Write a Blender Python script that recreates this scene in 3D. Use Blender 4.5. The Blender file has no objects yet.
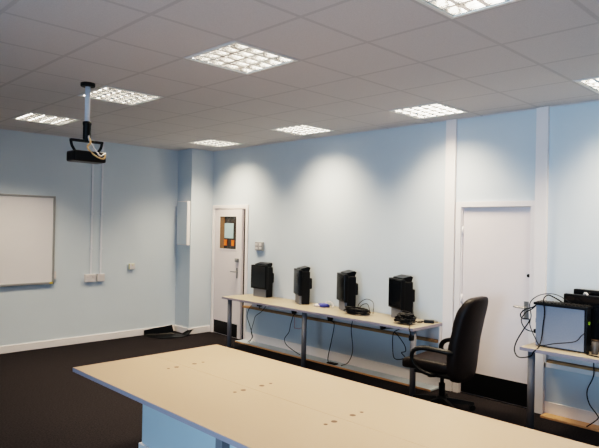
import bpy, bmesh, math, random
from mathutils import Vector, Matrix
PI = math.pi
C = bpy.context.scene.collection
random.seed(7)
TUBE = 18; DAY = 92; LAMP = 24; SPREAD = 114

# ------------------------------------------------------------------ materials
def srgb(r, g, b):
    f = lambda c: (c/255/12.92) if c/255 <= .04045 else ((c/255+.055)/1.055)**2.4
    return (f(r), f(g), f(b), 1)
def mat(name, col, rough=.6, metal=0, spec=.5, noise=0, nscale=40, bump=0, bscale=200, emis=None, estr=0):
    m = bpy.data.materials.new(name); m.use_nodes = True
    nt = m.node_tree; b = nt.nodes['Principled BSDF']
    b.inputs['Base Color'].default_value = col
    b.inputs['Roughness'].default_value = rough
    b.inputs['Metallic'].default_value = metal
    b.inputs['Specular IOR Level'].default_value = spec
    if emis: b.inputs['Emission Color'].default_value = emis; b.inputs['Emission Strength'].default_value = estr
    tc = nt.nodes.new('ShaderNodeTexCoord')
    if noise:
        n = nt.nodes.new('ShaderNodeTexNoise'); n.inputs['Scale'].default_value = nscale; n.inputs['Detail'].default_value = 4
        nt.links.new(tc.outputs['Object'], n.inputs['Vector'])
        r = nt.nodes.new('ShaderNodeMapRange'); r.inputs['From Min'].default_value = .3; r.inputs['From Max'].default_value = .7
        r.inputs['To Min'].default_value = 1-noise; r.inputs['To Max'].default_value = 1+noise
        nt.links.new(n.outputs['Fac'], r.inputs['Value'])
        mx = nt.nodes.new('ShaderNodeVectorMath'); mx.operation = 'SCALE'; mx.inputs[0].default_value = col[:3]
        nt.links.new(r.outputs['Result'], mx.inputs['Scale']); nt.links.new(mx.outputs['Vector'], b.inputs['Base Color'])
    if bump:
        n2 = nt.nodes.new('ShaderNodeTexNoise'); n2.inputs['Scale'].default_value = bscale
        nt.links.new(tc.outputs['Object'], n2.inputs['Vector'])
        bp = nt.nodes.new('ShaderNodeBump'); bp.inputs['Strength'].default_value = bump; bp.inputs['Distance'].default_value = .004
        nt.links.new(n2.outputs['Fac'], bp.inputs['Height']); nt.links.new(bp.outputs['Normal'], b.inputs['Normal'])
    return m

M = {}
M['wall'] = mat('pale blue paint', srgb(205, 213, 219), .55, noise=.012, nscale=3, bump=.05, bscale=120)
M['white'] = mat('white gloss paint', srgb(238, 229, 226), .35, noise=.01, nscale=6)
M['door'] = mat('white door paint', srgb(232, 220, 218), .3, noise=.012, nscale=4)
M['carpet'] = mat('charcoal carpet', srgb(43, 40, 42), .95, spec=.05, noise=.45, nscale=70, bump=.6, bscale=500)
M['laminate'] = mat('beige laminate', srgb(172, 145, 122), .38, noise=.02, nscale=160)
M['laminate_wall'] = mat('beech laminate', srgb(160, 146, 128), .4, noise=.03, nscale=60)
M['edge'] = mat('lilac grey edging', srgb(158, 148, 156), .45, noise=.02, nscale=50)
M['leg'] = mat('grey painted steel', srgb(128, 126, 130), .45, .1, noise=.02, nscale=30)
M['wood'] = mat('raw timber', srgb(176, 134, 92), .6, noise=.12, nscale=18)
M['plank'] = mat('pine board', srgb(196, 150, 108), .55, noise=.08, nscale=14)
M['plank_pale'] = mat('pale blue-grey boxing', srgb(188, 198, 206), .45, noise=.03, nscale=14)  # pale blue-grey over top and sides alike
M['black'] = mat('black plastic', srgb(9, 9, 11), .5, spec=.3, noise=.1, nscale=60)
M['black_gloss'] = mat('dark glossy plastic', srgb(8, 8, 9), .35, spec=.35, noise=.05, nscale=50)
M['screen'] = mat('monitor glass', srgb(14, 16, 19), .14, spec=.7, noise=.04, nscale=20)
M['silver'] = mat('silver plastic', srgb(122, 124, 128), .45, .2, noise=.03, nscale=80)
M['tower'] = mat('brushed silver blue casing', srgb(142, 146, 158), .45, .0, noise=.03, nscale=70)
M['leather'] = mat('black brown leather', srgb(27, 19, 17), .5, spec=.25, noise=.2, nscale=25, bump=.3, bscale=160)
M['chair_plastic'] = mat('chair black plastic', srgb(13, 11, 11), .45, spec=.3, noise=.1, nscale=40)
M['kick'] = mat('black kick plate', srgb(8, 8, 9), .45, spec=.25, noise=.1, nscale=20)
M['steel'] = mat('satin steel', srgb(150, 148, 146), .35, .7, noise=.04, nscale=60)
M['dark_steel'] = mat('dark bronze', srgb(70, 55, 42), .4, .5, noise=.08, nscale=40)
M['board'] = mat('whiteboard surface', srgb(228, 222, 222), .35, noise=.01, nscale=5)
M['alu'] = mat('aluminium trim', srgb(160, 158, 156), .45, .4, noise=.03, nscale=40)
M['conduit'] = mat('pale grey conduit', srgb(222, 224, 230), .5, noise=.02, nscale=30)
M['socket'] = mat('white socket plastic', srgb(214, 206, 204), .4, noise=.02, nscale=60)
M['ivory'] = mat('ivory plastic', srgb(214, 206, 168), .4, noise=.03, nscale=60)
M['glass_dark'] = mat('door glass dark', srgb(52, 44, 38), .12, noise=.2, nscale=5)
M['pane_brown'] = mat('lighter brown pane strip', srgb(126, 92, 58), .4, noise=.1, nscale=20)
M['paper'] = mat('pale blue paper', srgb(176, 200, 204), .8, noise=.02, nscale=30)
M['orange'] = mat('orange paper', srgb(240, 120, 40), .7, noise=.03, nscale=30)
M['yellow'] = mat('yellow plastic', srgb(224, 188, 50), .6, noise=.03, nscale=30)
M['green'] = mat('green sticker', srgb(150, 190, 40), .6, noise=.03, nscale=30)
M['blue'] = mat('blue packet foil', srgb(58, 66, 140), .5, noise=.25, nscale=60)
M['tan'] = mat('beige cable', srgb(214, 170, 116), .45, noise=.03, nscale=40)
M['red'] = mat('dull pink cable', srgb(186, 120, 124), .5, noise=.03, nscale=40)
M['louvre'] = mat('bright louvre blade', srgb(226, 224, 220), .22, .85, noise=.01, nscale=30)
M['tube'] = mat('fluorescent tube', srgb(255, 250, 240), .4, emis=(1, .92, .80, 1), estr=TUBE)
M['fit_white'] = mat('white enamel', srgb(240, 238, 232), .4, noise=.01, nscale=30)
M['housing'] = mat('fitting interior', srgb(70, 66, 62), .5, noise=.02, nscale=30)
M['dark_grey'] = mat('dull grey metal', srgb(92, 86, 82), .45, .3, noise=.05, nscale=50)
M['screw'] = mat('brown cap', srgb(96, 66, 48), .5, noise=.05, nscale=60)
M['gap_shade'] = mat('dark backing behind doors', srgb(60, 46, 36), .8, noise=.05, nscale=6)
M['mesh_black'] = mat('black sheeting', srgb(10, 10, 12), .4, spec=.4, noise=.2, nscale=14)

# ceiling tiles: 600 mm grid with thin lines and mineral speckle (object space = world space)
GX, GY = -.256, -.294
H = 2.921
def ceiling_mat():
    m = bpy.data.materials.new('mineral fibre tiles'); m.use_nodes = True
    nt = m.node_tree; b = nt.nodes['Principled BSDF']; b.inputs['Roughness'].default_value = .9; b.inputs['Specular IOR Level'].default_value = .15
    N, L = nt.nodes.new, nt.links.new
    tc = N('ShaderNodeTexCoord'); sp = N('ShaderNodeSeparateXYZ'); L(tc.outputs['Object'], sp.inputs[0])
    outs = []
    for ax, off in (('X', GX), ('Y', GY)):
        a = N('ShaderNodeMath'); a.operation = 'SUBTRACT'; L(sp.outputs[ax], a.inputs[0]); a.inputs[1].default_value = off - .3
        w = N('ShaderNodeMath'); w.operation = 'FLOORED_MODULO'; L(a.outputs[0], w.inputs[0]); w.inputs[1].default_value = .6
        s = N('ShaderNodeMath'); s.operation = 'SUBTRACT'; L(w.outputs[0], s.inputs[0]); s.inputs[1].default_value = .3
        d = N('ShaderNodeMath'); d.operation = 'ABSOLUTE'; L(s.outputs[0], d.inputs[0]); outs.append(d)
    mn = N('ShaderNodeMath'); mn.operation = 'MINIMUM'; L(outs[0].outputs[0], mn.inputs[0]); L(outs[1].outputs[0], mn.inputs[1])
    r = N('ShaderNodeMapRange'); r.inputs['From Min'].default_value = .010; r.inputs['From Max'].default_value = .017
    r.inputs['To Min'].default_value = .85; r.inputs['To Max'].default_value = 1; L(mn.outputs[0], r.inputs['Value'])
    n = N('ShaderNodeTexNoise'); n.inputs['Scale'].default_value = 130; n.inputs['Detail'].default_value = 3; L(tc.outputs['Object'], n.inputs['Vector'])
    nr = N('ShaderNodeMapRange'); nr.inputs['From Min'].default_value = .35; nr.inputs['From Max'].default_value = .6
    nr.inputs['To Min'].default_value = .93; nr.inputs['To Max'].default_value = 1.0; L(n.outputs['Fac'], nr.inputs['Value'])
    mu = N('ShaderNodeMath'); mu.operation = 'MULTIPLY'; L(r.outputs[0], mu.inputs[0]); L(nr.outputs[0], mu.inputs[1])
    v = N('ShaderNodeVectorMath'); v.operation = 'SCALE'; v.inputs[0].default_value = srgb(220, 216, 215)[:3]
    L(mu.outputs[0], v.inputs['Scale']); L(v.outputs[0], b.inputs['Base Color'])
    return m
M['ceiling'] = ceiling_mat()

def glass_mat():
    m = bpy.data.materials.new('window glass'); m.use_nodes = True
    nt = m.node_tree; nt.nodes.remove(nt.nodes['Principled BSDF'])
    t = nt.nodes.new('ShaderNodeBsdfTransparent'); g = nt.nodes.new('ShaderNodeBsdfGlossy'); g.inputs['Roughness'].default_value = .02
    x = nt.nodes.new('ShaderNodeMixShader'); x.inputs[0].default_value = .06
    nt.links.new(t.outputs[0], x.inputs[1]); nt.links.new(g.outputs[0], x.inputs[2])
    nt.links.new(x.outputs[0], nt.nodes['Material Output'].inputs['Surface'])
    return m
M['glass'] = glass_mat()

# ------------------------------------------------------------------ mesh helper
class MB:
    def __init__(self): self.bm = bmesh.new(); self.smooth = []
    def box(self, x0, x1, y0, y1, z0, z1, bev=0, mtx=None, seg=2):
        r = bmesh.ops.create_cube(self.bm, size=1)
        vs = r['verts']
        for v in vs: v.co = Vector(((x0+x1)/2 + v.co.x*abs(x1-x0), (y0+y1)/2 + v.co.y*abs(y1-y0), (z0+z1)/2 + v.co.z*abs(z1-z0)))
        if bev:
            es = list({e for v in vs for e in v.link_edges})
            r = bmesh.ops.bevel(self.bm, geom=es, offset=bev, segments=seg, affect='EDGES', profile=.5)
            vs = list({v for f in r['faces'] for v in f.verts} | {v for v in vs if v.is_valid})
        if mtx is not None:
            for v in vs: v.co = mtx @ v.co
        return self
    def ring(self, c, n, b, r, seg, rb=None):
        rb = rb or r
        return [self.bm.verts.new(c + n*(r*math.cos(2*PI*i/seg)) + b*(rb*math.sin(2*PI*i/seg))) for i in range(seg)]
    def skin(self, rings, closed=False, caps=True, smooth=True):
        k = len(rings)
        for a in range(k if closed else k-1):
            A, B = rings[a], rings[(a+1) % k]; n = len(A)
            for i in range(n):
                f = self.bm.faces.new((A[i], A[(i+1) % n], B[(i+1) % n], B[i])); f.smooth = smooth
        if caps and not closed:
            self.bm.faces.new(rings[0][::-1]); self.bm.faces.new(rings[-1])
        return self
    def cyl(self, p0, p1, r0, r1=None, seg=16):
        p0, p1 = Vector(p0), Vector(p1); r1 = r0 if r1 is None else r1
        t = (p1-p0).normalized(); n = t.orthogonal().normalized(); b = t.cross(n)
        return self.skin([self.ring(p0, n, b, r0, seg), self.ring(p1, n, b, r1, seg)])
    def lathe(self, c, prof, seg=20):
        c = Vector(c)
        return self.skin([self.ring(c+Vector((0, 0, z)), Vector((1, 0, 0)), Vector((0, 1, 0)), r, seg) for r, z in prof])
    def tube(self, pts, r, seg=6, sub=5, closed=False, rb=None, up=None):
        P = [Vector(p) for p in pts]; k = len(P); Q = []
        g = lambda i: P[i % k] if closed else P[max(0, min(k-1, i))]
        for i in range(k if closed else k-1):
            a, b, c, d = g(i-1), g(i), g(i+1), g(i+2)
            for s in range(sub):
                t = s/sub
                Q.append(.5*((2*b)+(c-a)*t+(2*a-5*b+4*c-d)*t*t+(3*b-a-3*c+d)*t**3))
        if not closed: Q.append(P[-1])
        rings = []; n = None; m = len(Q)
        for i, q in enumerate(Q):
            t = ((Q[(i+1) % m]-Q[i-1]) if closed else (Q[min(i+1, m-1)]-Q[max(i-1, 0)]))
            t = t.normalized() if t.length > 1e-9 else Vector((0, 0, 1))
            if up is not None: n = Vector(up) - t*t.dot(Vector(up))
            elif n is None: n = t.orthogonal()
            else: n = n - t*t.dot(n)
            n = n.normalized() if n.length > 1e-6 else t.orthogonal().normalized()
            rings.append(self.ring(q, n, t.cross(n), r, seg, rb))
        return self.skin(rings, closed)
    def pillow(self, w, d, h, e1=.35, e2=.3, nu=28, nv=16, fn=None):
        # super-ellipsoid, half sizes w, d, h
        sg = lambda v, e: math.copysign(abs(v)**e, v)
        rings = []
        for j in range(1, nv):
            ph = -PI/2 + PI*j/nv; row = []
            for i in range(nu):
                th = 2*PI*i/nu
                p = Vector((w*sg(math.cos(ph), e1)*sg(math.cos(th), e2), d*sg(math.cos(ph), e1)*sg(math.sin(th), e2), h*sg(math.sin(ph), e1)))
                row.append(self.bm.verts.new(fn(p) if fn else p))
            rings.append(row)
        self.skin(rings, caps=False)
        for row, s in ((rings[0], -1), (rings[-1], 1)):
            p = Vector((0, 0, s*h)); v = self.bm.verts.new(fn(p) if fn else p)
            for i in range(nu):
                f = self.bm.faces.new((row[i], row[(i+1) % nu], v) if s > 0 else (row[(i+1) % nu], row[i], v)); f.smooth = True
        return self
    def quad(self, *p): self.bm.faces.new([self.bm.verts.new(Vector(q)) for q in p]); return self
    def build(self, name, m, parent=None, loc=None):
        bmesh.ops.recalc_face_normals(self.bm, faces=self.bm.faces)
        me = bpy.data.meshes.new(name); self.bm.to_mesh(me); self.bm.free()
        me.materials.append(m)
        o = bpy.data.objects.new(name, me); C.objects.link(o)
        if parent: o.parent = parent
        if loc: o.location = loc
        return o

def B(x0, x1, y0, y1, z0, z1, bev=0): return MB().box(x0, x1, y0, y1, z0, z1, bev)
def empty(name, loc=(0, 0, 0), rz=0):
    o = bpy.data.objects.new(name, None); C.objects.link(o); o.location = loc; o.rotation_euler = (0, 0, rz); o.empty_display_size = .1
    return o
def tag(o, label, cat, group=None):
    o['label'] = label; o['category'] = cat
    if group: o['group'] = group
    return o
def struct(o): o['kind'] = 'structure'; return o
def kids(o): return [c for c in bpy.data.objects if c.parent == o]
def copy_tree(o, parent=None):
    c = o.copy(); C.objects.link(c)
    if parent: c.parent = parent
    for ch in kids(o): copy_tree(ch, c)
    return c

# ------------------------------------------------------------------ room shell
XL, YR = -8.6, -11.0          # far sides behind the camera
struct(B(XL, .3, YR, .15, -.1, 0).build('floor', M['carpet']))
struct(B(XL-.15, .15, 0, .15, 0, H+.25).build('wall_left', M['wall']))
struct(B(XL, .15, YR-.15, YR, 0, H+.25).build('wall_rear', M['wall']))
# right wall with two door openings
w = MB()
def wseg(y0, y1, z0, z1): w.box(0, .12, y0, y1, z0, z1)
D1 = (-1.275, -.475, 1.995); D2 = (-5.645, -4.875, 1.985)
wseg(YR, D2[0], 0, H+.25); wseg(D2[1], D1[0], 0, H+.25); wseg(D1[1], 0, 0, H+.25)
wseg(*D2[:2], D2[2], H+.25); wseg(*D1[:2], D1[2], H+.25)
struct(w.build('wall_right', M['wall']))
struct(B(.22, .26, -6.2, 0, 0, H).build('dark_door_backing', M['gap_shade']))  # dark panel added behind the doors, its colour supplies the shade in the gaps
# window wall on the far side, behind the camera's left shoulder
w = MB(); wins = [(-10.2, -8.2), (-7.6, -5.6)]
ys = [YR]+[v for p in wins for v in p]+[0]
for i in range(0, len(ys), 2): w.box(XL-.15, XL, ys[i], ys[i+1], 0, H+.25)
for a, b in wins: w.box(XL-.15, XL, a, b, 0, .6); w.box(XL-.15, XL, a, b, 2.3, H+.25)
struct(w.build('wall_window', M['wall']))
for k, (a, b) in enumerate(wins):
    f = MB()
    f.box(XL-.1, XL-.04, a, a+.06, .6, 2.3).box(XL-.1, XL-.04, b-.06, b, .6, 2.3).box(XL-.1, XL-.04, a, b, .6, .66).box(XL-.1, XL-.04, a, b, 2.24, 2.3).box(XL-.1, XL-.04, (a+b)/2-.03, (a+b)/2+.03, .6, 2.3)
    fo = struct(f.build('window_%d' % (k+1), M['white']))
    B(XL-.075, XL-.069, a+.05, b-.05, 1-.35, 2.25).build('pane', M['glass'], fo)
# corner pillar
struct(B(-.41, 0, -.40, 0, 0, H).build('wall_pillar', M['wall']))
# ceiling with openings for the recessed lights
LROW = [-.556, -2.956]; LCOL = [-1.194, -2.994, -4.794, -6.594]
cells = {(round((GX-x)/.6-.5), round((GY-y)/.6-.5)) for x in LROW for y in LCOL}
w = MB()
nx, ny = int((GX-XL)/.6)+1, int((GY-YR)/.6)+1
for i in range(-1, nx):
    for j in range(-1, ny):
        if (i, j) in cells: continue
        x1, x0 = min(0, GX-.6*i), max(XL, GX-.6*(i+1)); y1, y0 = min(0, GY-.6*j), max(YR, GY-.6*(j+1))
        if x1-x0 > 1e-4 and y1-y0 > 1e-4: w.quad((x0, y0, H), (x0, y1, H), (x1, y1, H), (x1, y0, H))
bmesh.ops.remove_doubles(w.bm, verts=w.bm.verts, dist=1e-4)
struct(w.build('ceiling', M['ceiling']))
# perimeter angle
t = MB(); t.box(-.022, 0, YR, -.40, H-.006, H).box(XL, -.41, -.022, 0, H-.006, H)
struct(t.build('trim_3', M['ceiling']))
# boxed service posts on the right wall
struct(B(-.035, 0, -4.805, -4.685, 0, H, .004).build('trim_1', M['white']))
struct(B(-.045, 0, -5.785, -5.672, 0, H, .004).build('trim_2', M['white']))
# baseboards
def skirting(name, x0, x1, y0, y1, h): return struct(B(x0, x1, y0, y1, 0, h, .005).build(name, M['white']))
skirting('baseboard_left', XL, -.41, -.018, 0, .1)
skirting('baseboard_pillar', -.428, -.41, -.418, 0, .1)
skirting('baseboard_pillar_front', -.41, 0, -.418, -.40, .1)
skirting('baseboard_right', -.018, 0, -4.685, -1.33, .13)
skirting('baseboard_right_end', -.018, 0, YR, -5.785, .125)

# ------------------------------------------------------------------ doors
d1 = struct(empty('door_1', (0, -.865, 0)))
f = MB()   # in local coords: y' = y+.865
y0, y1 = -1.323+.865, -.425+.865
f.box(-.018, .0, y0, y0+.055, 0, 1.99).box(-.018, .0, y1-.045, y1, 0, 1.99).box(-.018, 0, y0, y1, 1.99, 2.045, .003)
f.box(0, .11, D1[0]+.865, D1[0]+.865+.012, 0, 1.995).box(0, .11, D1[1]+.865-.012, D1[1]+.865, 0, 1.995).box(0, .11, y0+.05, y1-.05, 1.982, 1.995)
f.build('door_frame', M['white'], d1)
leaf = MB()
# leaf local origin at hinge, extends along -y, front face at x=0
LW = .738
g0, g1, gz0, gz1 = -.60, -.14, 1.36, 1.865
leaf.box(0, .042, -LW, g0, .008, 1.975).box(0, .042, g1, 0, .008, 1.975).box(0, .042, g0, g1, .008, gz0).box(0, .042, g0, g1, gz1, 1.975)
lf = leaf.build('door_leaf', M['door'], d1, (-.004, -.488+.865, 0))
lf.rotation_euler = (0, 0, -math.radians(3.6))
B(-.004, 0, -.665, -.02, .015, .215, .001).build('kick_plate', M['kick'], lf)
gl = B(.012, .02, g0, g1, gz0, gz1).build('glass_pane', M['glass_dark'], lf)
fr = MB()
for a in ((g0-.012, g0, gz0-.012, gz1+.012), (g1, g1+.012, gz0-.012, gz1+.012)): fr.box(-.006, .012, a[0], a[1], a[2], a[3])
fr.box(-.006, .012, g0, g1, gz0-.014, gz0).box(-.006, .012, g0, g1, gz1, gz1+.012)
fr.build('glazing_bead', M['white'], lf)
B(.004, .012, g1-.12, g1, gz0, gz1).build('pane_strip', M['pane_brown'], lf)  # lighter brown strip set over the hinge side of the pane
h = MB().box(-.006, 0, -.655, -.615, .92, 1.08, .003).cyl((-.004, -.635, 1.02), (-.05, -.635, 1.02), .009).tube([(-.05, -.65, 1.02), (-.052, -.60, 1.02), (-.052, -.53, 1.018)], .009)
h.build('handle', M['steel'], lf)
MB().box(-.025, 0, -.68, -.60, 1.165, 1.225, .006).cyl((-.025, -.64, 1.195), (-.04, -.64, 1.195), .018).build('lock', M['steel'], lf)
B(-.004, .03, -1.30+.865, -1.262+.865, .96, 1.14, .002).build('strike_plate', M['dark_steel'], d1)
# notices behind/onto the glass
ang = -math.radians(3.6)
def onleaf(name, a, b, z0, z1, m, label, cat, group=None):
    o = B(.0005, .004, a, b, z0, z1).build(name, m, None, (-.004, -.488, 0)); o.rotation_euler = (0, 0, ang)
    return tag(o, label, cat, group)
onleaf('paper_notice', -.515, -.27, 1.525, 1.76, M['paper'], 'pale blue paper notice stuck in the window of the white door', 'notice')
onleaf('orange_tag', -.34, -.265, 1.41, 1.50, M['orange'], 'orange tag on the door window, the one nearer the hinges', 'tag', 'orange tags on the door window')
onleaf('orange_tag', -.535, -.465, 1.41, 1.50, M['orange'], 'orange tag on the door window, the one nearer the handle', 'tag', 'orange tags on the door window')

d2 = struct(empty('door_2', (0, -5.24, 0)))
f = MB(); o5 = 5.24
f.box(-.018, 0, -5.671+o5, -5.625+o5, 0, 1.975).box(-.018, 0, -4.875+o5, -4.815+o5, 0, 1.975).box(-.018, 0, -5.671+o5, -4.815+o5, 1.975, 2.03)
f.box(0, .11, D2[0]+o5, D2[0]+o5+.01, 0, 1.985).box(0, .11, D2[1]+o5-.01, D2[1]+o5, 0, 1.985).box(0, .11, D2[0]+o5, D2[1]+o5, 1.975, 1.985)
f.build('door_frame', M['white'], d2)
lf2 = B(.018, .06, D2[0]+o5+.012, D2[1]+o5-.012, .008, 1.972, .002).build('door_leaf', M['door'], d2)
B(.014, .018, D2[0]+o5+.02, D2[1]+o5-.02, .015, .24, .001).build('kick_plate', M['kick'], lf2)
h = MB().box(.01, .018, -5.61+o5, -5.56+o5, .875, 1.045, .003).cyl((.01, -5.585+o5, .985), (-.04, -5.585+o5, .985), .009).tube([(-.04, -5.59+o5, .985), (-.043, -5.55+o5, .986), (-.043, -5.48+o5, .99)], .009)
h.build('handle', M['steel'], lf2)
MB().cyl((.018, -5.6+o5, 1.297), (.012, -5.6+o5, 1.297), .017).build('keyhole', M['black'], lf2)
for z in (1.72, 1.0, .3): MB().cyl((.006, D2[1]+o5-.012, z-.05), (.006, D2[1]+o5-.012, z+.05), .008, seg=10).build('hinge', M['white'], d2)

# ------------------------------------------------------------------ ceiling lights
lum = empty('ceiling_light', (0, 0, H))
tag(lum, 'x', 'light', 'square recessed louvre ceiling lights')
R_ = .284; q = R_-.020
fr = MB()
for a in ((-R_, -q, -R_, R_), (q, R_, -R_, R_), (-q, q, -R_, -q), (-q, q, q, R_)): fr.box(*a, -.006, .004)
fr.build('frame', M['fit_white'], lum)
rim = MB()
for a in ((-.3, -R_, -.3, .3), (R_, .3, -.3, .3), (-R_, R_, -.3, -R_), (-R_, R_, R_, .3)): rim.box(*a, -.002, .003)
rim.build('ceiling_bar', M['ceiling'], lum)
hs = MB(); t_ = .27
hs.box(-t_-.01, -t_, -t_, t_, 0, .12).box(t_, t_+.01, -t_, t_, 0, .12).box(-t_, t_, -t_-.01, -t_, 0, .12).box(-t_, t_, t_, t_+.01, 0, .12).box(-t_, t_, -t_, t_, .11, .12)
hs.build('housing', M['housing'], lum)
NXC, NYC = 4, 5
lv = MB()
PROF = [(.013, 0), (.0085, .012), (.005, .030), (.003, .062)]
def blade(lv, axis, p):
    # concave wedge section, thick at the bottom edge like a parabolic reflector
    prof = [(-u, v) for u, v in PROF] + [(u, v) for u, v in PROF[::-1]]
    ends = [[lv.bm.verts.new((p+u, s, v) if axis == 'x' else (s, p+u, v)) for u, v in prof] for s in (-q, q)]
    lv.skin(ends, smooth=False)
for i in range(NXC+1): blade(lv, 'x', -q+2*q*i/NXC)
for i in range(NYC+1): blade(lv, 'y', -q+2*q*i/NYC)
lv.build('louvre', M['louvre'], lum)
for i in range(NXC):
    x = -q+2*q*(i+.5)/NXC
    MB().cyl((x, -.25, .084), (x, .25, .084), .013, seg=12).build('tube', M['tube'], lum)
la = bpy.data.lights.new('lamp', 'AREA'); la.shape = 'SQUARE'; la.size = .52; la.energy = LAMP; la.color = (1, .83, .60); la.spread = math.radians(SPREAD)
lo = bpy.data.objects.new('lamp', la); C.objects.link(lo); lo.parent = lum; lo.location = (0, 0, -.001)
names = {(0, 0): 'ceiling light near the wall above the desktop tower, cut off by the right edge',
         (0, 1): 'bright louvred ceiling light just left of the first white post',
         (0, 2): 'dim louvred ceiling light along the computer wall, middle of that row',
         (0, 3): 'faint louvred ceiling light near the corner pillar',
         (1, 0): 'largest ceiling light, cut off by the top edge of the photo',
         (1, 1): 'large louvred ceiling light in the middle of the ceiling, fully in view',
         (1, 2): 'louvred ceiling light directly behind the projector pole',
         (1, 3): 'louvred ceiling light farthest left, above the whiteboard'}
first = True
for r, x in enumerate(LROW):
    for k, y in enumerate(LCOL):
        o = lum if first else copy_tree(lum); first = False
        o.location = (x, y, H); o['label'] = names[(r, 3-k)]

# ------------------------------------------------------------------ left wall things
wb = empty('whiteboard', (-3.24, 0, .875)); tag(wb, 'wide whiteboard with thin grey frame on the blue left wall', 'whiteboard')
W2, HB = .865, 1.205
B(-W2+.02, W2-.02, -.034, 0, .02, HB-.02).build('board', M['board'], wb)
f = MB(); f.box(-W2, -W2+.028, -.042, 0, 0, HB, .003).box(W2-.028, W2, -.042, 0, 0, HB, .003).box(-W2, W2, -.042, 0, 0, .03, .003).box(-W2, W2, -.042, 0, HB-.026, HB, .003)
f.build('frame', M['alu'], wb)
B(W2-.06, W2-.02, -.046, -.042, .006, .028).build('sticker', M['yellow'], wb)
B(W2, W2+.03, -.04, 0, .07, .17, .004).build('clip', M['socket'], wb)
for x, lab in ((-1.843, 'white wall conduit running down the left wall, the one nearer the whiteboard'), (-1.697, 'white wall conduit running down the left wall, the one farther from the whiteboard')):
    t = MB().box(x-.014, x+.014, -.016, 0, .985, H-.003)
    o = tag(t.build('wall_conduit', M['conduit']), lab, 'conduit', 'conduits beside the whiteboard')
    for z in (1.35, 1.85, 2.4): B(x-.02, x+.02, -.028, 0, z-.012, z+.012, .003).build('clip', M['conduit'], o)
def socket_box(name, x0, x1, z0, z1, label, gang, m, cat='socket'):
    o = tag(empty(name, ((x0+x1)/2, 0, z0)), label, cat)
    w_ = (x1-x0)/2; hh = z1-z0
    B(-w_, w_, -.036, 0, 0, hh, .004).build('back_box', m, o)
    B(-w_+.003, w_-.003, -.042, -.036, .003, hh-.003, .002).build('face_plate', M['socket'], o)
    for i in range(gang):
        cx = -w_+2*w_*(i+.5)/gang
        B(cx-.012, cx+.012, -.046, -.042, hh*.6, hh*.85, .002).build('switch', m, o)
    return o
socket_box('double_socket', -1.935, -1.776, .87, .985, 'double white wall socket at the foot of the left conduit', 2, M['socket'])
socket_box('single_socket', -1.750, -1.640, .872, .982, 'single white wall socket at the foot of the right conduit', 1, M['socket'])
socket_box('blank_plate', -1.247, -1.155, 1.03, 1.115, 'small ivory wall plate alone on the left wall', 1, M['ivory'], 'wall plate')

# wall panel on the pillar side
pp = tag(empty('wall_panel', (-.41, -.235, 1.40)), 'tall slim pale panel box on the shaded side of the corner pillar', 'panel')
B(-.055, 0, -.145, .145, 0, .695, .005).build('panel_body', M['white'], pp)
B(-.058, -.055, -.135, .135, .01, .685, .001).build('panel_face', M['wall'], pp)  # wall blue on the white panel's face puts its shading into the colour
# light switch on the right wall
sw = tag(empty('light_switch', (0, -1.605, 1.365)), 'grey metal light switch plate with four rockers beside the windowed door', 'light switch')
B(-.035, 0, -.085, .085, 0, .125, .004).build('back_box', M['alu'], sw)
for y in (-.042, .042):
    for z in (.035, .09): B(-.043, -.035, y-.025, y+.025, z-.018, z+.018, .003).build('rocker', M['socket'], sw)

# projector
pr = tag(empty('ceiling_projector', (-3.384, -3.24, H)), 'black ceiling projector hanging on a silver pole in front of the whiteboard wall', 'projector')
MB().lathe((0, 0, 0), [(.055, -.03), (.06, -.024), (.06, 0)], 20).build('ceiling_plate', M['black'], pr)
MB().cyl((0, 0, -.34), (0, 0, -.02), .021).build('pole', M['conduit'], pr)
MB().lathe((0, 0, 0), [(.028, -.50), (.032, -.49), (.032, -.36), (.036, -.35), (.036, -.33), (.022, -.325)], 18).build('pole_socket', M['black'], pr)
br = MB()
br.box(-.142, .142, -.02, .02, -.505, -.485, .003)
for s in (-1, 1): br.tube([(s*.138, 0, -.49), (s*.128, 0, -.54), (s*.10, 0, -.585)], .012, seg=8)
br.build('bracket', M['black'], pr)
body = MB().box(-.14, .14, -.085, .085, -.675, -.585, .014)
bo = body.build('projector_body', M['black_gloss'], pr)
MB().cyl((.06, .085, -.632), (.06, .11, -.632), .034, .03).build('lens', M['black'], bo)
for i in range(6): B(-.1405, -.139, -.06+.02*i, -.05+.02*i, -.66, -.6).build('vent_slot', M['black'], bo)
MB().tube([(0, -.03, -.46), (.01, -.05, -.51), (-.02, -.06, -.55), (.01, -.08, -.60), (.06, -.10, -.635), (.11, -.097, -.64), (.125, -.09, -.61)], .008).build('cable', M['tan'], pr)
MB().tube([(0, -.035, -.45), (.005, -.04, -.49), (.045, -.07, -.57), (.08, -.095, -.62), (.13, -.08, -.59)], .006).build('cable', M['socket'], pr)

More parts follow.
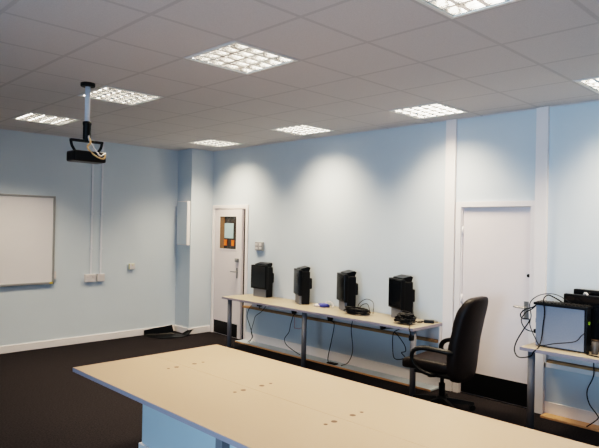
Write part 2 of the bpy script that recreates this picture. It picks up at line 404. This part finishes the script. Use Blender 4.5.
# ------------------------------------------------------------------ black sheet on the floor
sh = MB()
g = sh.bm; rows = []
NU, NV = 22, 10
for i in range(NU+1):
    u = i/NU; row = []
    for j in range(NV+1):
        v = j/NV        # v=0 at wall flap top, 1 at front edge
        def pl(ps, t):
            for (t0, x0_, y0_), (t1, x1_, y1_) in zip(ps, ps[1:]):
                if t <= t1: k_ = (t-t0)/(t1-t0); return x0_+(x1_-x0_)*k_, y0_+(y1_-y0_)*k_
            return ps[-1][1:]
        xa, ya = pl([(0, -1.0, -.06), (.62, -.585, -.235), (1, -.45, -.44)], u)
        xb, yb = pl([(0, -1.0, -.22), (.25, -.91, -.48), (.6, -.66, -.55), (1, -.37, -.475)], u)
        z = .004
        if v < .35 and u < .62: x, y, z = xa, ya, .004+(.075+.12*u)*(1-v/.35)
        else:
            k = max(0, (v-.35)/.65); x, y = xa+(xb-xa)*k, ya+(yb-ya)*k
        if u > .82: z += (u-.82)*.42
        z += .003*math.sin(9*u+5*v)+.003
        row.append(g.verts.new((x, y, z)))
    rows.append(row)
for i in range(NU):
    for j in range(NV):
        f_ = g.faces.new((rows[i][j], rows[i+1][j], rows[i+1][j+1], rows[i][j+1])); f_.smooth = False
so = sh.build('plastic_sheet', M['mesh_black'])
so.modifiers.new('thick', 'SOLIDIFY').thickness = .006
tag(so, 'crumpled black plastic sheet left on the carpet at the corner pillar', 'plastic sheet')

# ------------------------------------------------------------------ conference tables in the foreground
def conf_table(x0, x1, legx, holes, label):
    ym, L2 = -5.635, 1.575
    t = tag(empty('meeting_table', ((x0+x1)/2, ym, 0)), label, 'table', 'long tables pushed together in the foreground')
    w = (x1-x0)/2; cx = (x0+x1)/2
    B(-w, w, -L2, L2, .694, .72, .0012).build('tabletop', M['laminate'], t)
    e = MB()
    sgn = -1 if legx < cx else 1
    xe = sgn*w
    e.box(xe-.0005 if sgn > 0 else xe-.0015, xe+.0015 if sgn > 0 else xe+.0005, -L2, L2, .692, .7185)
    e.box(-w, w, L2-.0005, L2+.0015, .692, .7185).box(-w, w, -L2-.0015, -L2+.0005, .692, .7185)
    e.build('edge_band', M['edge'], t)
    for ly in (0, -1.5): MB().box(legx-cx-.028, legx-cx+.028, ly-.028, ly+.028, 0, .694, .006).build('leg', M['leg'], t)
    for y in (-4.51, -5.26, -6.012, -6.76):
        for hx in holes:
            MB().cyl((hx[0]-cx, y-ym, .7195), (hx[0]-cx, y-ym, .7206), hx[1], seg=14).build('screw_cap', M['screw'], t)
    return t
conf_table(-3.815, -3.2004, -3.70, ((-3.262, .017), (-3.328, .011)), 'long beige table nearer the camera, its dark legs under the front edge')
conf_table(-3.1996, -2.58, -2.72, ((-3.112, .017), (-3.036, .011)), 'long beige table farther from the camera, beyond the seam towards the computers')
sp = struct(B(-3.37, -3.03, -7.15, -4.24, 0, .694).build('wall_spine', M['wall']))
struct(MB().box(-3.388, -3.37, -7.168, -4.222, 0, .135, .004).box(-3.03, -3.012, -7.168, -4.222, 0, .135, .004).box(-3.37, -3.03, -4.24, -4.222, 0, .135, .004).build('baseboard_spine', M['white']))

# ------------------------------------------------------------------ worktops along the right wall
def wall_table(y0, y1, legs, label, xf=-.595):
    t = tag(empty('wall_worktop', (-.3, (y0+y1)/2, 0)), label, 'worktop', 'worktops along the computer wall')
    c, l = (y0+y1)/2, (y1-y0)/2
    B(xf+.3, .29, -l, l, .692, .72, .004).build('tabletop', M['laminate_wall'], t)
    e = MB().box(xf+.3-.0015, xf+.3005, -l, l, .690, .7185).box(xf+.3, .28, -l-.0015, -l+.0005, .690, .7185).box(xf+.3, .28, l-.0005, l+.0015, .690, .7185)
    e.build('edge_band', M['edge'], t)
    for y in legs: MB().cyl((-.19, y-c, 0), (-.19, y-c, .692), .031, seg=18).build('leg', M['leg'], t)
    return t
wall_table(-4.685, -1.485, (-1.535, -3.03, -4.625), 'long worktop on three grey legs carrying four computers along the right wall')
wall_table(-8.95, -5.80, (-5.86, -7.4, -8.88), 'worktop at the right edge carrying the silver desktop tower')

def trunking(name, y0, y1, label, socks, lip):
    t = tag(empty(name, (0, (y0+y1)/2, .5)), label, 'trunking', 'cable trunking under the worktops')
    c, l = (y0+y1)/2, (y1-y0)/2
    B(-.055, 0, -l, l, .035, .185, .004).build('back_panel', M['socket'], t)
    B(-.1, 0, -l, l, .005, .032, .002).build('timber_ledge', M['wood'], t)
    if lip: MB().box(-.112, -.1, -l, l, -.03, .012, .002).box(-.112, 0, l-.02, l, -.03, .17, .002).build('lip', M['white'], t)
    for y in socks:
        s = B(-.062, -.055, y-c-.07, y-c+.07, .075, .155, .003).build('socket_plate', M['conduit'], t)
        for dy in (-.035, .035): B(-.066, -.062, y-c+dy-.012, y-c+dy+.012, .125, .145, .001).build('switch', M['alu'], s)
    return t
trunking('cable_trunking', -4.66, -1.335, 'white cable trunking with timber ledge under the worktop of four computers', (-1.80, -2.53, -3.27, -4.03), False)
trunking('cable_trunking', -8.9, -5.815, 'white cable trunking with timber ledge under the worktop with the silver tower', (-6.5,), True)
tag(MB().box(-.075, -.0, -4.681, -4.664, .40, .690, .002).build('end_bracket', M['white']), 'white upright bracket plate closing the trunking beside the first white post', 'bracket')
# floor boards along the skirting
tag(B(-.20, -.019, -4.66, -1.31, 0, .02, .002).build('floor_boxing', M['plank_pale']), 'pale pipe boxing on the floor below the long computer worktop', 'boxing')
tag(B(-.206, -.2005, -4.66, -1.31, .0, .019).build('floor_batten', M['plank']), 'thin timber batten edging the pale floor boxing', 'batten')
tag(B(-.14, -.019, -8.9, -5.80, 0, .02, .002).build('floor_board', M['plank']), 'bare pine board on the floor below the worktop with the silver tower', 'board')

# ------------------------------------------------------------------ computers on the long worktop
def computer():
    r = empty('computer')
    # local: screen faces -y', width along x', depth +y'; origin at base centre of the screen front line
    B(-.125, .125, .0, .03, 0, .15, .004).build('base_panel', M['silver'], r)
    ch = MB().box(-.135, .14, .03, .135, 0, .425, .008)
    ch.build('case', M['black'], r)
    mo = MB().box(-.165, .165, -.02, .029, .115, .45, .007).build('monitor', M['black_gloss'], r)
    B(-.149, .149, -.0215, -.0195, .135, .432).build('screen', M['screen'], mo)
    B(-.07, .128, .135, .168, .20, .34, .01).build('rear_cover', M['black'], r)
    # flared cable cover on top
    v = MB(); pr_ = [(.025, .425), (.125, .425), (.143, .475), (.12, .487), (.015, .462)]
    ends = [[v.bm.verts.new((s, a, b)) for a, b in pr_] for s in (-.12, .12)]
    v.skin(ends, smooth=False); v.build('top_cover', M['black_gloss'], r)
    return r
comp = computer()
unit = [((-.19, -1.965), 90, 'all-in-one computer nearest the windowed door, its dark screen facing the room'),
        ((-.30, -2.752), 58, 'all-in-one computer second from the windowed door, seen almost edge-on'),
        ((-.31, -3.535), 58, 'all-in-one computer beside the cable tangle, third from the windowed door'),
        ((-.285, -4.335), 62, 'all-in-one computer nearest the chair, black screen and cable heap at its foot')]
for i, (n, a, lab) in enumerate(unit):
    o = comp if i == 0 else copy_tree(comp)
    wd = Vector((math.cos(math.radians(a)), math.sin(math.radians(a)), 0))
    # width direction wd points to the far-left end; local +x' points to the near-right end
    rz = math.radians(a+180)
    o.location = Vector((n[0], n[1], .72)) + wd*.15
    o.rotation_euler = (0, 0, rz)
    tag(o, lab, 'computer', 'computers on the long worktop')

# ------------------------------------------------------------------ cables
def cable(name, pts, label, m='black', r=.005, group=None, plug=None, cat='cable', sub=6):
    o = MB().tube(pts, r, 6, sub).build(name, M[m])
    tag(o, label, cat, group)
    if plug:
        x, y, z = plug
        p = MB(); a = [(-.042, .045), (.042, .045), (.012, -.045), (-.012, -.045)]
        ends = [[p.bm.verts.new((x+s, y+u, z+v)) for u, v in a] for s in (-.03, .03)]
        p.skin(ends, smooth=False).build('plug', M['black'], o)
    return o
gp = 'power cables hanging under the long worktop'
X = -.15
def P(l, x=X): return [(x, a, max(b, .026)) for a, b in l]
cable('power_cable', [(-.09, -1.54, .56)]+P([(-1.539, .492), (-1.516, .394), (-1.579, .276), (-1.632, .167), (-1.643, .106), (-1.538, .026)]), 'thin black cable under the worktop, nearest the windowed door', r=.0045, group=gp)
cable('power_cable', [(-.1, -1.96, .63)]+P([(-1.937, .591), (-1.846, .508), (-1.721, .431), (-1.682, .342), (-1.631, .199), (-1.65, .116), (-1.587, .026)], -.165), 'black cable slanting down under the worktop towards the windowed door', r=.0045, group=gp)
tag(MB().box(-.125, -.067, -1.765, -1.685, .565, .645, .012).tube([(-.1, -1.725, .565), (-.1, -1.725, .54), (-.09, -1.72, .545)], .006).build('power_plug', M['black']), 'black plug in the trunking below the first computer', 'plug')
cable('power_cable', P([(-2.47, .57), (-2.519, .56), (-2.484, .53), (-2.437, .413), (-2.406, .301), (-2.323, .2), (-2.354, .126), (-2.469, .076), (-2.626, .03)]), 'black cable under the worktop just left of the middle table leg', group=gp, plug=(-.12, -2.468, .60))
cable('power_cable', P([(-3.128, .55), (-3.203, .545), (-3.221, .49), (-3.176, .285), (-3.13, .1), (-3.132, .026)]), 'black cable hanging straight to the floor below the third computer', group=gp, plug=(-.12, -3.124, .59))
cable('power_cable', P([(-3.525, .645), (-3.52, .608), (-3.501, .483), (-3.53, .244), (-3.463, .085), (-3.351, .026)]), 'black cable curving to the floor below the cable tangle', group=gp)
cable('power_cable', P([(-3.957, .57), (-4.03, .58), (-4.236, .612), (-4.127, .539), (-4.123, .344), (-4.148, .257), (-4.231, .26), (-4.29, .293), (-4.242, .337), (-4.296, .362), (-4.281, .427), (-4.197, .515), (-4.141, .552)]), 'looped black cable under the worktop that ends above the floor, nearest the chair', group=gp, plug=(-.12, -3.955, .60))
cable('network_cable', [(-.07, -2.424, .56), (-.07, -2.424, .5), (-.07, -2.428, .36), (-.07, -2.44, .351), (-.07, -2.516, .351), (-.07, -2.56, .37)], 'thin pinkish cable squared against the wall by the middle table leg', 'red', .004)
tag(MB().box(-.19, -.12, -3.28, -3.14, .0205, .034, .004).build('cable_connector', M['black']), 'flat black connector lying on the floor boxing under the third computer', 'connector')

def tangle(cx, cy, z, sx, sy, hz, n, seed):
    rnd = random.Random(seed); pts = []
    for i in range(n):
        a = i*1.9+rnd.random()*.8; rr = .45+.55*rnd.random()
        pts.append((cx+sx*rr*math.cos(a), cy+sy*rr*math.sin(a), z+.016+hz*rnd.random()))
    return pts
o = MB().tube(tangle(-.33, -3.73, .72, .085, .19, .06, 40, 3), .0065, 6, 5).tube(tangle(-.36, -3.66, .72, .06, .10, .07, 26, 5), .007, 6, 5).tube(tangle(-.33, -3.85, .72, .06, .07, .06, 20, 8), .007, 6, 5)
o = tag(o.build('cable_tangle', M['black']), 'low black cable tangle spread beside the third computer', 'cables')
MB().tube([(-.26, -3.68, .76), (-.2, -3.66, .83), (-.18, -3.75, .89), (-.2, -3.87, .86), (-.28, -3.93, .745)], .004).build('loop', M['black'], o)
MB().tube([(-.27, -3.71, .76), (-.24, -3.73, .82), (-.23, -3.81, .84), (-.28, -3.89, .745)], .004).build('loop', M['black'], o)
o = MB().tube(tangle(-.42, -4.475, .72, .09, .135, .10, 60, 9), .0085, 6, 5).tube(tangle(-.42, -4.48, .72, .06, .10, .10, 36, 12), .0085, 6, 5)
o = tag(o.build('cable_heap', M['black']), 'thick heap of black cables at the foot of the computer nearest the chair', 'cables')
MB().tube([(-.45, -4.56, .78), (-.52, -4.60, .735), (-.57, -4.63, .728), (-.605, -4.65, .718), (-.615, -4.67, .68), (-.61, -4.68, .635)], .006).build('loose_end', M['black'], o)
MB().box(-.025, .025, -.016, .016, -.05, .0, .005, Matrix.Translation((-.612, -4.683, .65))).build('plug', M['black'], o)
MB().tube([(-.36, -4.52, .77), (-.31, -4.545, .74), (-.25, -4.55, .728), (-.22, -4.555, .73)], .006).build('loose_end', M['black'], o)
ad = tag(empty('power_adapter', (-.16, -4.60, .72), .5), 'small black power adapter on the worktop corner, trailing from the cable heap', 'adapter')
B(-.03, .03, -.055, .055, 0, .03, .006).build('adapter_body', M['black'], ad)
MB().tube([(0, .055, .014), (.01, .09, .012), (-.03, .12, .008)], .005).build('lead', M['black'], ad)
MB().tube([(0, -.055, .014), (.02, -.08, .012), (.05, -.09, .008)], .005).build('lead', M['black'], ad)
cable('monitor_cable', [(-.05, -4.25, 1.1), (-.035, -4.29, 1.05), (-.03, -4.3, .9), (-.05, -4.32, .76), (-.1, -4.36, .73)], 'thin grey cable falling behind the computer nearest the chair', 'black', .0035)
# packet between second and third computer
pk = tag(empty('cable_packet', (-.20, -3.085, .72), .3), 'small blue and white packet on the worktop before the third computer', 'packet')
MB().pillow(.04, .075, .022, .6, .6, 20, 10, lambda p: Vector((p.x+.006*math.sin(60*p.y), p.y, p.z+.022+.006*math.sin(70*p.x+50*p.y)))).build('wrapper', M['blue'], pk)
MB().pillow(.035, .045, .018, .6, .6, 16, 8, lambda p: Vector((p.x-.01, p.y+.085, p.z+.018))).build('white_end', M['socket'], pk)
tag(MB().tube([(-.1, -3.02, .728), (-.07, -3.0, .76), (-.05, -3.05, .775), (-.08, -3.13, .75), (-.12, -3.17, .728), (-.17, -3.19, .728)], .006).build('white_cable', M['socket']), 'short white cable curled behind the blue packet', 'cable')

# ------------------------------------------------------------------ right worktop: tower, keyboard, monitors
tw = tag(empty('desktop_tower', (-.39, -6.077, .72)), 'silver desktop computer tower standing on the worktop at the right edge', 'computer')
B(-.052, .05, -.205, .205, .008, .365, .004).build('case', M['black'], tw)
B(-.058, -.052, -.203, .203, .012, .362, .002).build('side_panel', M['tower'], tw)
fb = B(-.058, .05, -.222, -.205, .006, .368, .006).build('front_bezel', M['black_gloss'], tw)
MB().box(-.016, .016, -.2235, -.2215, .238, .262, .004).build('badge', M['green'], fb)
B(-.02, .03, -.2235, -.2215, .30, .33, .002).build('drive_slot', M['black'], fb)
for x in (-.04, .03):
    for y in (-.16, .16): MB().cyl((x, y, 0), (x, y, .01), .012, seg=10).build('foot', M['black'], tw)
B(-.02, .03, .205, .222, .20, .24, .003).build('rear_plug', M['blue'], tw)
B(-.03, .01, .205, .235, .105, .14, .003).build('rear_plug', M['black'], tw)
kb = tag(empty('keyboard', (-.385, -6.08, 1.0865), .03), 'black keyboard laid along the top of the silver tower', 'keyboard')
B(-.075, .075, -.225, .225, 0, .022, .005).build('keyboard_body', M['black'], kb)
ks = MB()
for i in range(4):
    for j in range(14): ks.box(-.06+.032*i, -.06+.032*i+.025, -.21+.03*j, -.21+.03*j+.025, .022, .030, .003, seg=1)
ks.build('keys', M['black_gloss'], kb)
def flat_monitor(loc, rz, label, w=.20, h=.40):
    r = tag(empty('flat_monitor', loc, rz), label, 'monitor', 'black monitors behind the silver tower')
    # screen faces -x', width along y'
    mo = B(-.03, .02, -w, w, .05, .05+h, .008).build('panel', M['black_gloss'], r)
    B(-.0315, -.0295, -w+.02, w-.02, .07, .03+h, .0).build('screen', M['screen'], mo)
    MB().box(.02, .045, -.05, .05, .06, .30, .006).build('stand', M['black'], r)
    B(-.05, .05, -.10, .10, 0, .015, .004).build('stand_foot', M['black'], r)
    return r
flat_monitor((-.265, -6.255, .72), math.radians(-4), 'black flat monitor directly behind the silver tower, the lower of two', .208, .42)
flat_monitor((-.125, -6.295, .72), math.radians(-3), 'black flat monitor closest to the wall, taller edge showing above the other', .215, .455)
tag(MB().tube([(-.2, -6.19, 1.185), (-.22, -6.20, 1.20), (-.24, -6.22, 1.203), (-.24, -6.235, 1.19)], .009, 8).build('white_plug', M['socket']), 'white connector lying over the top of the black monitors', 'connector')
cu = tag(empty('metal_beaker', (-.40, -6.352, .72)), 'small grey cylinder standing before the black monitors beside the tower', 'cup')
MB().lathe((0, 0, 0), [(.024, 0), (.027, .004), (.028, .12), (.026, .12), (.024, .012)], 20).build('cup_wall', M['dark_grey'], cu)
MB().lathe((0, 0, 0), [(.029, .112), (.030, .118), (.029, .122)], 20).build('cup_rim', M['dark_steel'], cu)
gt = 'cables draped around the silver tower'
cable('power_cable', [(-.40, -6.09, 1.118), (-.45, -6.06, 1.15), (-.47, -6.005, 1.18), (-.47, -5.974, 1.175), (-.475, -5.951, 1.138), (-.475, -5.961, 1.028), (-.475, -5.949, .904), (-.49, -5.945, .80), (-.56, -5.95, .735), (-.61, -5.93, .70), (-.61, -5.90, .655), (-.61, -5.80, .63), (-.6, -5.755, .68), (-.55, -5.75, .754), (-.5, -5.786, .853), (-.48, -5.833, .946), (-.5, -5.776, .955), (-.5, -5.759, .992), (-.48, -5.791, 1.036), (-.46, -5.85, 1.06), (-.42, -5.90, 1.112)], 'thick black cable hanging over the tower side and looping past the worktop corner', r=.0055, group=gt)
cable('power_cable', [(-.40, -6.16, 1.118), (-.42, -6.06, 1.18), (-.44, -5.976, 1.19), (-.46, -5.891, 1.163), (-.47, -5.829, 1.093), (-.465, -5.839, .983), (-.47, -5.832, .902), (-.478, -5.882, .799), (-.475, -5.93, .737), (-.475, -6.053, .771), (-.472, -6.214, .812), (-.48, -6.27, .871), (-.475, -6.30, .90)], 'black cable crossing the lower side of the silver tower', r=.004, group=gt)
cable('power_cable', [(-.39, -5.84, .835), (-.42, -5.80, .84), (-.45, -5.77, .87), (-.44, -5.74, .93), (-.42, -5.77, 1.0), (-.42, -5.83, 1.04), (-.40, -5.89, 1.112)], 'short black cable looping behind the rear of the silver tower', r=.0045, group=gt)
cable('power_cable', [(-.1, -6.27, .67), (-.15, -6.264, .6), (-.15, -6.263, .479), (-.15, -6.213, .339), (-.15, -6.232, .231), (-.15, -6.294, .154), (-.155, -6.304, .115), (-.165, -6.218, .028)], 'black cable hanging to the pine board under the right worktop', r=.005)
cable('power_cable', [(-.42, -6.31, .727), (-.46, -6.30, .727), (-.5, -6.36, .727), (-.52, -6.46, .727), (-.45, -6.55, .727)], 'black cable lying on the worktop beside the grey cylinder', r=.005)

# ------------------------------------------------------------------ swivel chair
ch = tag(empty('office_chair', (-.62, -5.05, 0), math.radians(3)), 'black leather swivel chair with high back and looped arms by the worktop', 'chair')
def seatfn(p):
    z = p.z
    if p.y > .1: z -= (p.y-.1)**2*.9
    z += .02*(abs(p.x)/.25)**2
    return Vector((p.x, p.y+.06, z+.435))
MB().pillow(.26, .275, .062, .45, .35, 32, 16, seatfn).build('seat', M['leather'], ch)
MB().box(-.23, .23, -.20, .18, .36, .40, .015).build('seat_pan', M['chair_plastic'], ch)
def backfn(p):
    t = (p.z+.40)/.80
    y = p.y - .225 - .14*t + .035*math.sin(t*PI)*1.0 - (p.x/.24)**2*-.03
    return Vector((p.x*(1.02-.10*t*t), y, p.z+.715))
MB().pillow(.245, .062, .40, .42, .5, 32, 24, backfn).build('backrest', M['leather'], ch)
def pad(z, hgt):
    def fn(p):
        q_ = backfn(Vector((p.x, p.y, p.z+z-.715))); q_.y += .052; return q_
    return MB().pillow(.205, .03, hgt, .5, .5, 24, 14, fn)
pad(.90, .15).build('head_cushion', M['leather'], ch)
pad(.60, .15).build('lumbar_cushion', M['leather'], ch)
for s in (-1, 1):
    MB().tube([(s*.19, -.235, .60), (s*.25, -.20, .612), (s*.28, -.08, .622), (s*.285, .05, .622), (s*.285, .14, .59), (s*.285, .17, .53), (s*.285, .145, .46), (s*.28, .07, .405), (s*.26, -.03, .38), (s*.2, -.06, .375)], .026, 10, 6, rb=.019).build('armrest', M['chair_plastic'], ch)
MB().box(-.10, .10, -.13, .10, .32, .365, .01).build('tilt_mechanism', M['chair_plastic'], ch)
MB().lathe((0, .13, 0), [(.022, .285), (.026, .29), (.026, .345), (.015, .36)], 14).build('tension_knob', M['chair_plastic'], ch)
MB().tube([(.08, -.06, .34), (.2, -.07, .34), (.29, -.08, .335)], .007, 8).build('lever', M['chair_plastic'], ch)
MB().cyl((0, 0, .10), (0, 0, .25), .03).cyl((0, 0, .25), (0, 0, .33), .018).build('gas_lift', M['chair_plastic'], ch)
base = MB().lathe((0, 0, 0), [(.04, .065), (.05, .075), (.05, .115), (.036, .13)], 18).build('star_base', M['chair_plastic'], ch)
for k in range(5):
    a = 2*PI*k/5 + math.radians(20); d = Vector((math.cos(a), math.sin(a), 0)); n = Vector((-d.y, d.x, 0))
    l = MB(); rg = []
    for r_, hw, z0, z1 in ((.03, .03, .065, .115), (.16, .025, .06, .10), (.29, .017, .055, .08), (.305, .012, .055, .075)):
        rg.append([l.bm.verts.new(d*r_+n*hw*s1+Vector((0, 0, z))) for s1, z in ((-1, z0), (1, z0), (.6, z1), (-.6, z1))])
    l.skin(rg, smooth=False); lo_ = l.build('base_leg', M['chair_plastic'], base)
    c_ = MB(); cc = d*.29
    for s1 in (-1, 1): c_.cyl(cc+n*s1*.008+Vector((0, 0, .026)), cc+n*s1*.026+Vector((0, 0, .026)), .026, seg=14)
    c_.box(-.012, .012, -.012, .012, .03, .06, .003, Matrix.Translation(cc))
    c_.build('caster', M['chair_plastic'], base)

# ------------------------------------------------------------------ daylight
for a, b in wins:
    l = bpy.data.lights.new('daylight', 'AREA'); l.shape = 'RECTANGLE'; l.size = 1.7; l.size_y = b-a; l.energy = DAY; l.color = (.47, .73, 1.0); l.spread = math.radians(120)
    o = bpy.data.objects.new('daylight', l); C.objects.link(o); o.location = (XL-.3, (a+b)/2, 1.45); o.rotation_euler = (0, -PI/2, 0)
wd = bpy.data.worlds.new('sky'); bpy.context.scene.world = wd; wd.use_nodes = True
bg = wd.node_tree.nodes['Background']; bg.inputs['Color'].default_value = (.6, .75, 1, 1); bg.inputs['Strength'].default_value = 1.0

# ------------------------------------------------------------------ camera
cam = bpy.data.cameras.new('camera'); co = bpy.data.objects.new('camera', cam); C.objects.link(co)
yaw, pitch, roll, fpx = .7783, .0032, .0199, 572.682
cam.sensor_fit = 'HORIZONTAL'; cam.sensor_width = 36; cam.lens = fpx/599*36; cam.clip_start = .05
fv = Vector((math.sin(yaw)*math.cos(pitch), math.cos(yaw)*math.cos(pitch), math.sin(pitch)))
r0 = Vector((math.cos(yaw), -math.sin(yaw), 0)); u0 = r0.cross(fv)
rv = r0*math.cos(roll)+u0*math.sin(roll); uv = rv.cross(fv)
co.matrix_world = Matrix(((rv.x, uv.x, -fv.x, -5.513), (rv.y, uv.y, -fv.y, -8.0074), (rv.z, uv.z, -fv.z, 1.7403), (0, 0, 0, 1)))
sc = bpy.context.scene; sc.camera = co
sc.view_settings.view_transform = 'Filmic'; sc.view_settings.look = 'High Contrast'
sc.view_settings.exposure = .25; sc.view_settings.gamma = 1.0
sc.cycles.max_bounces = 10; sc.cycles.diffuse_bounces = 6; sc.cycles.sample_clamp_indirect = 6
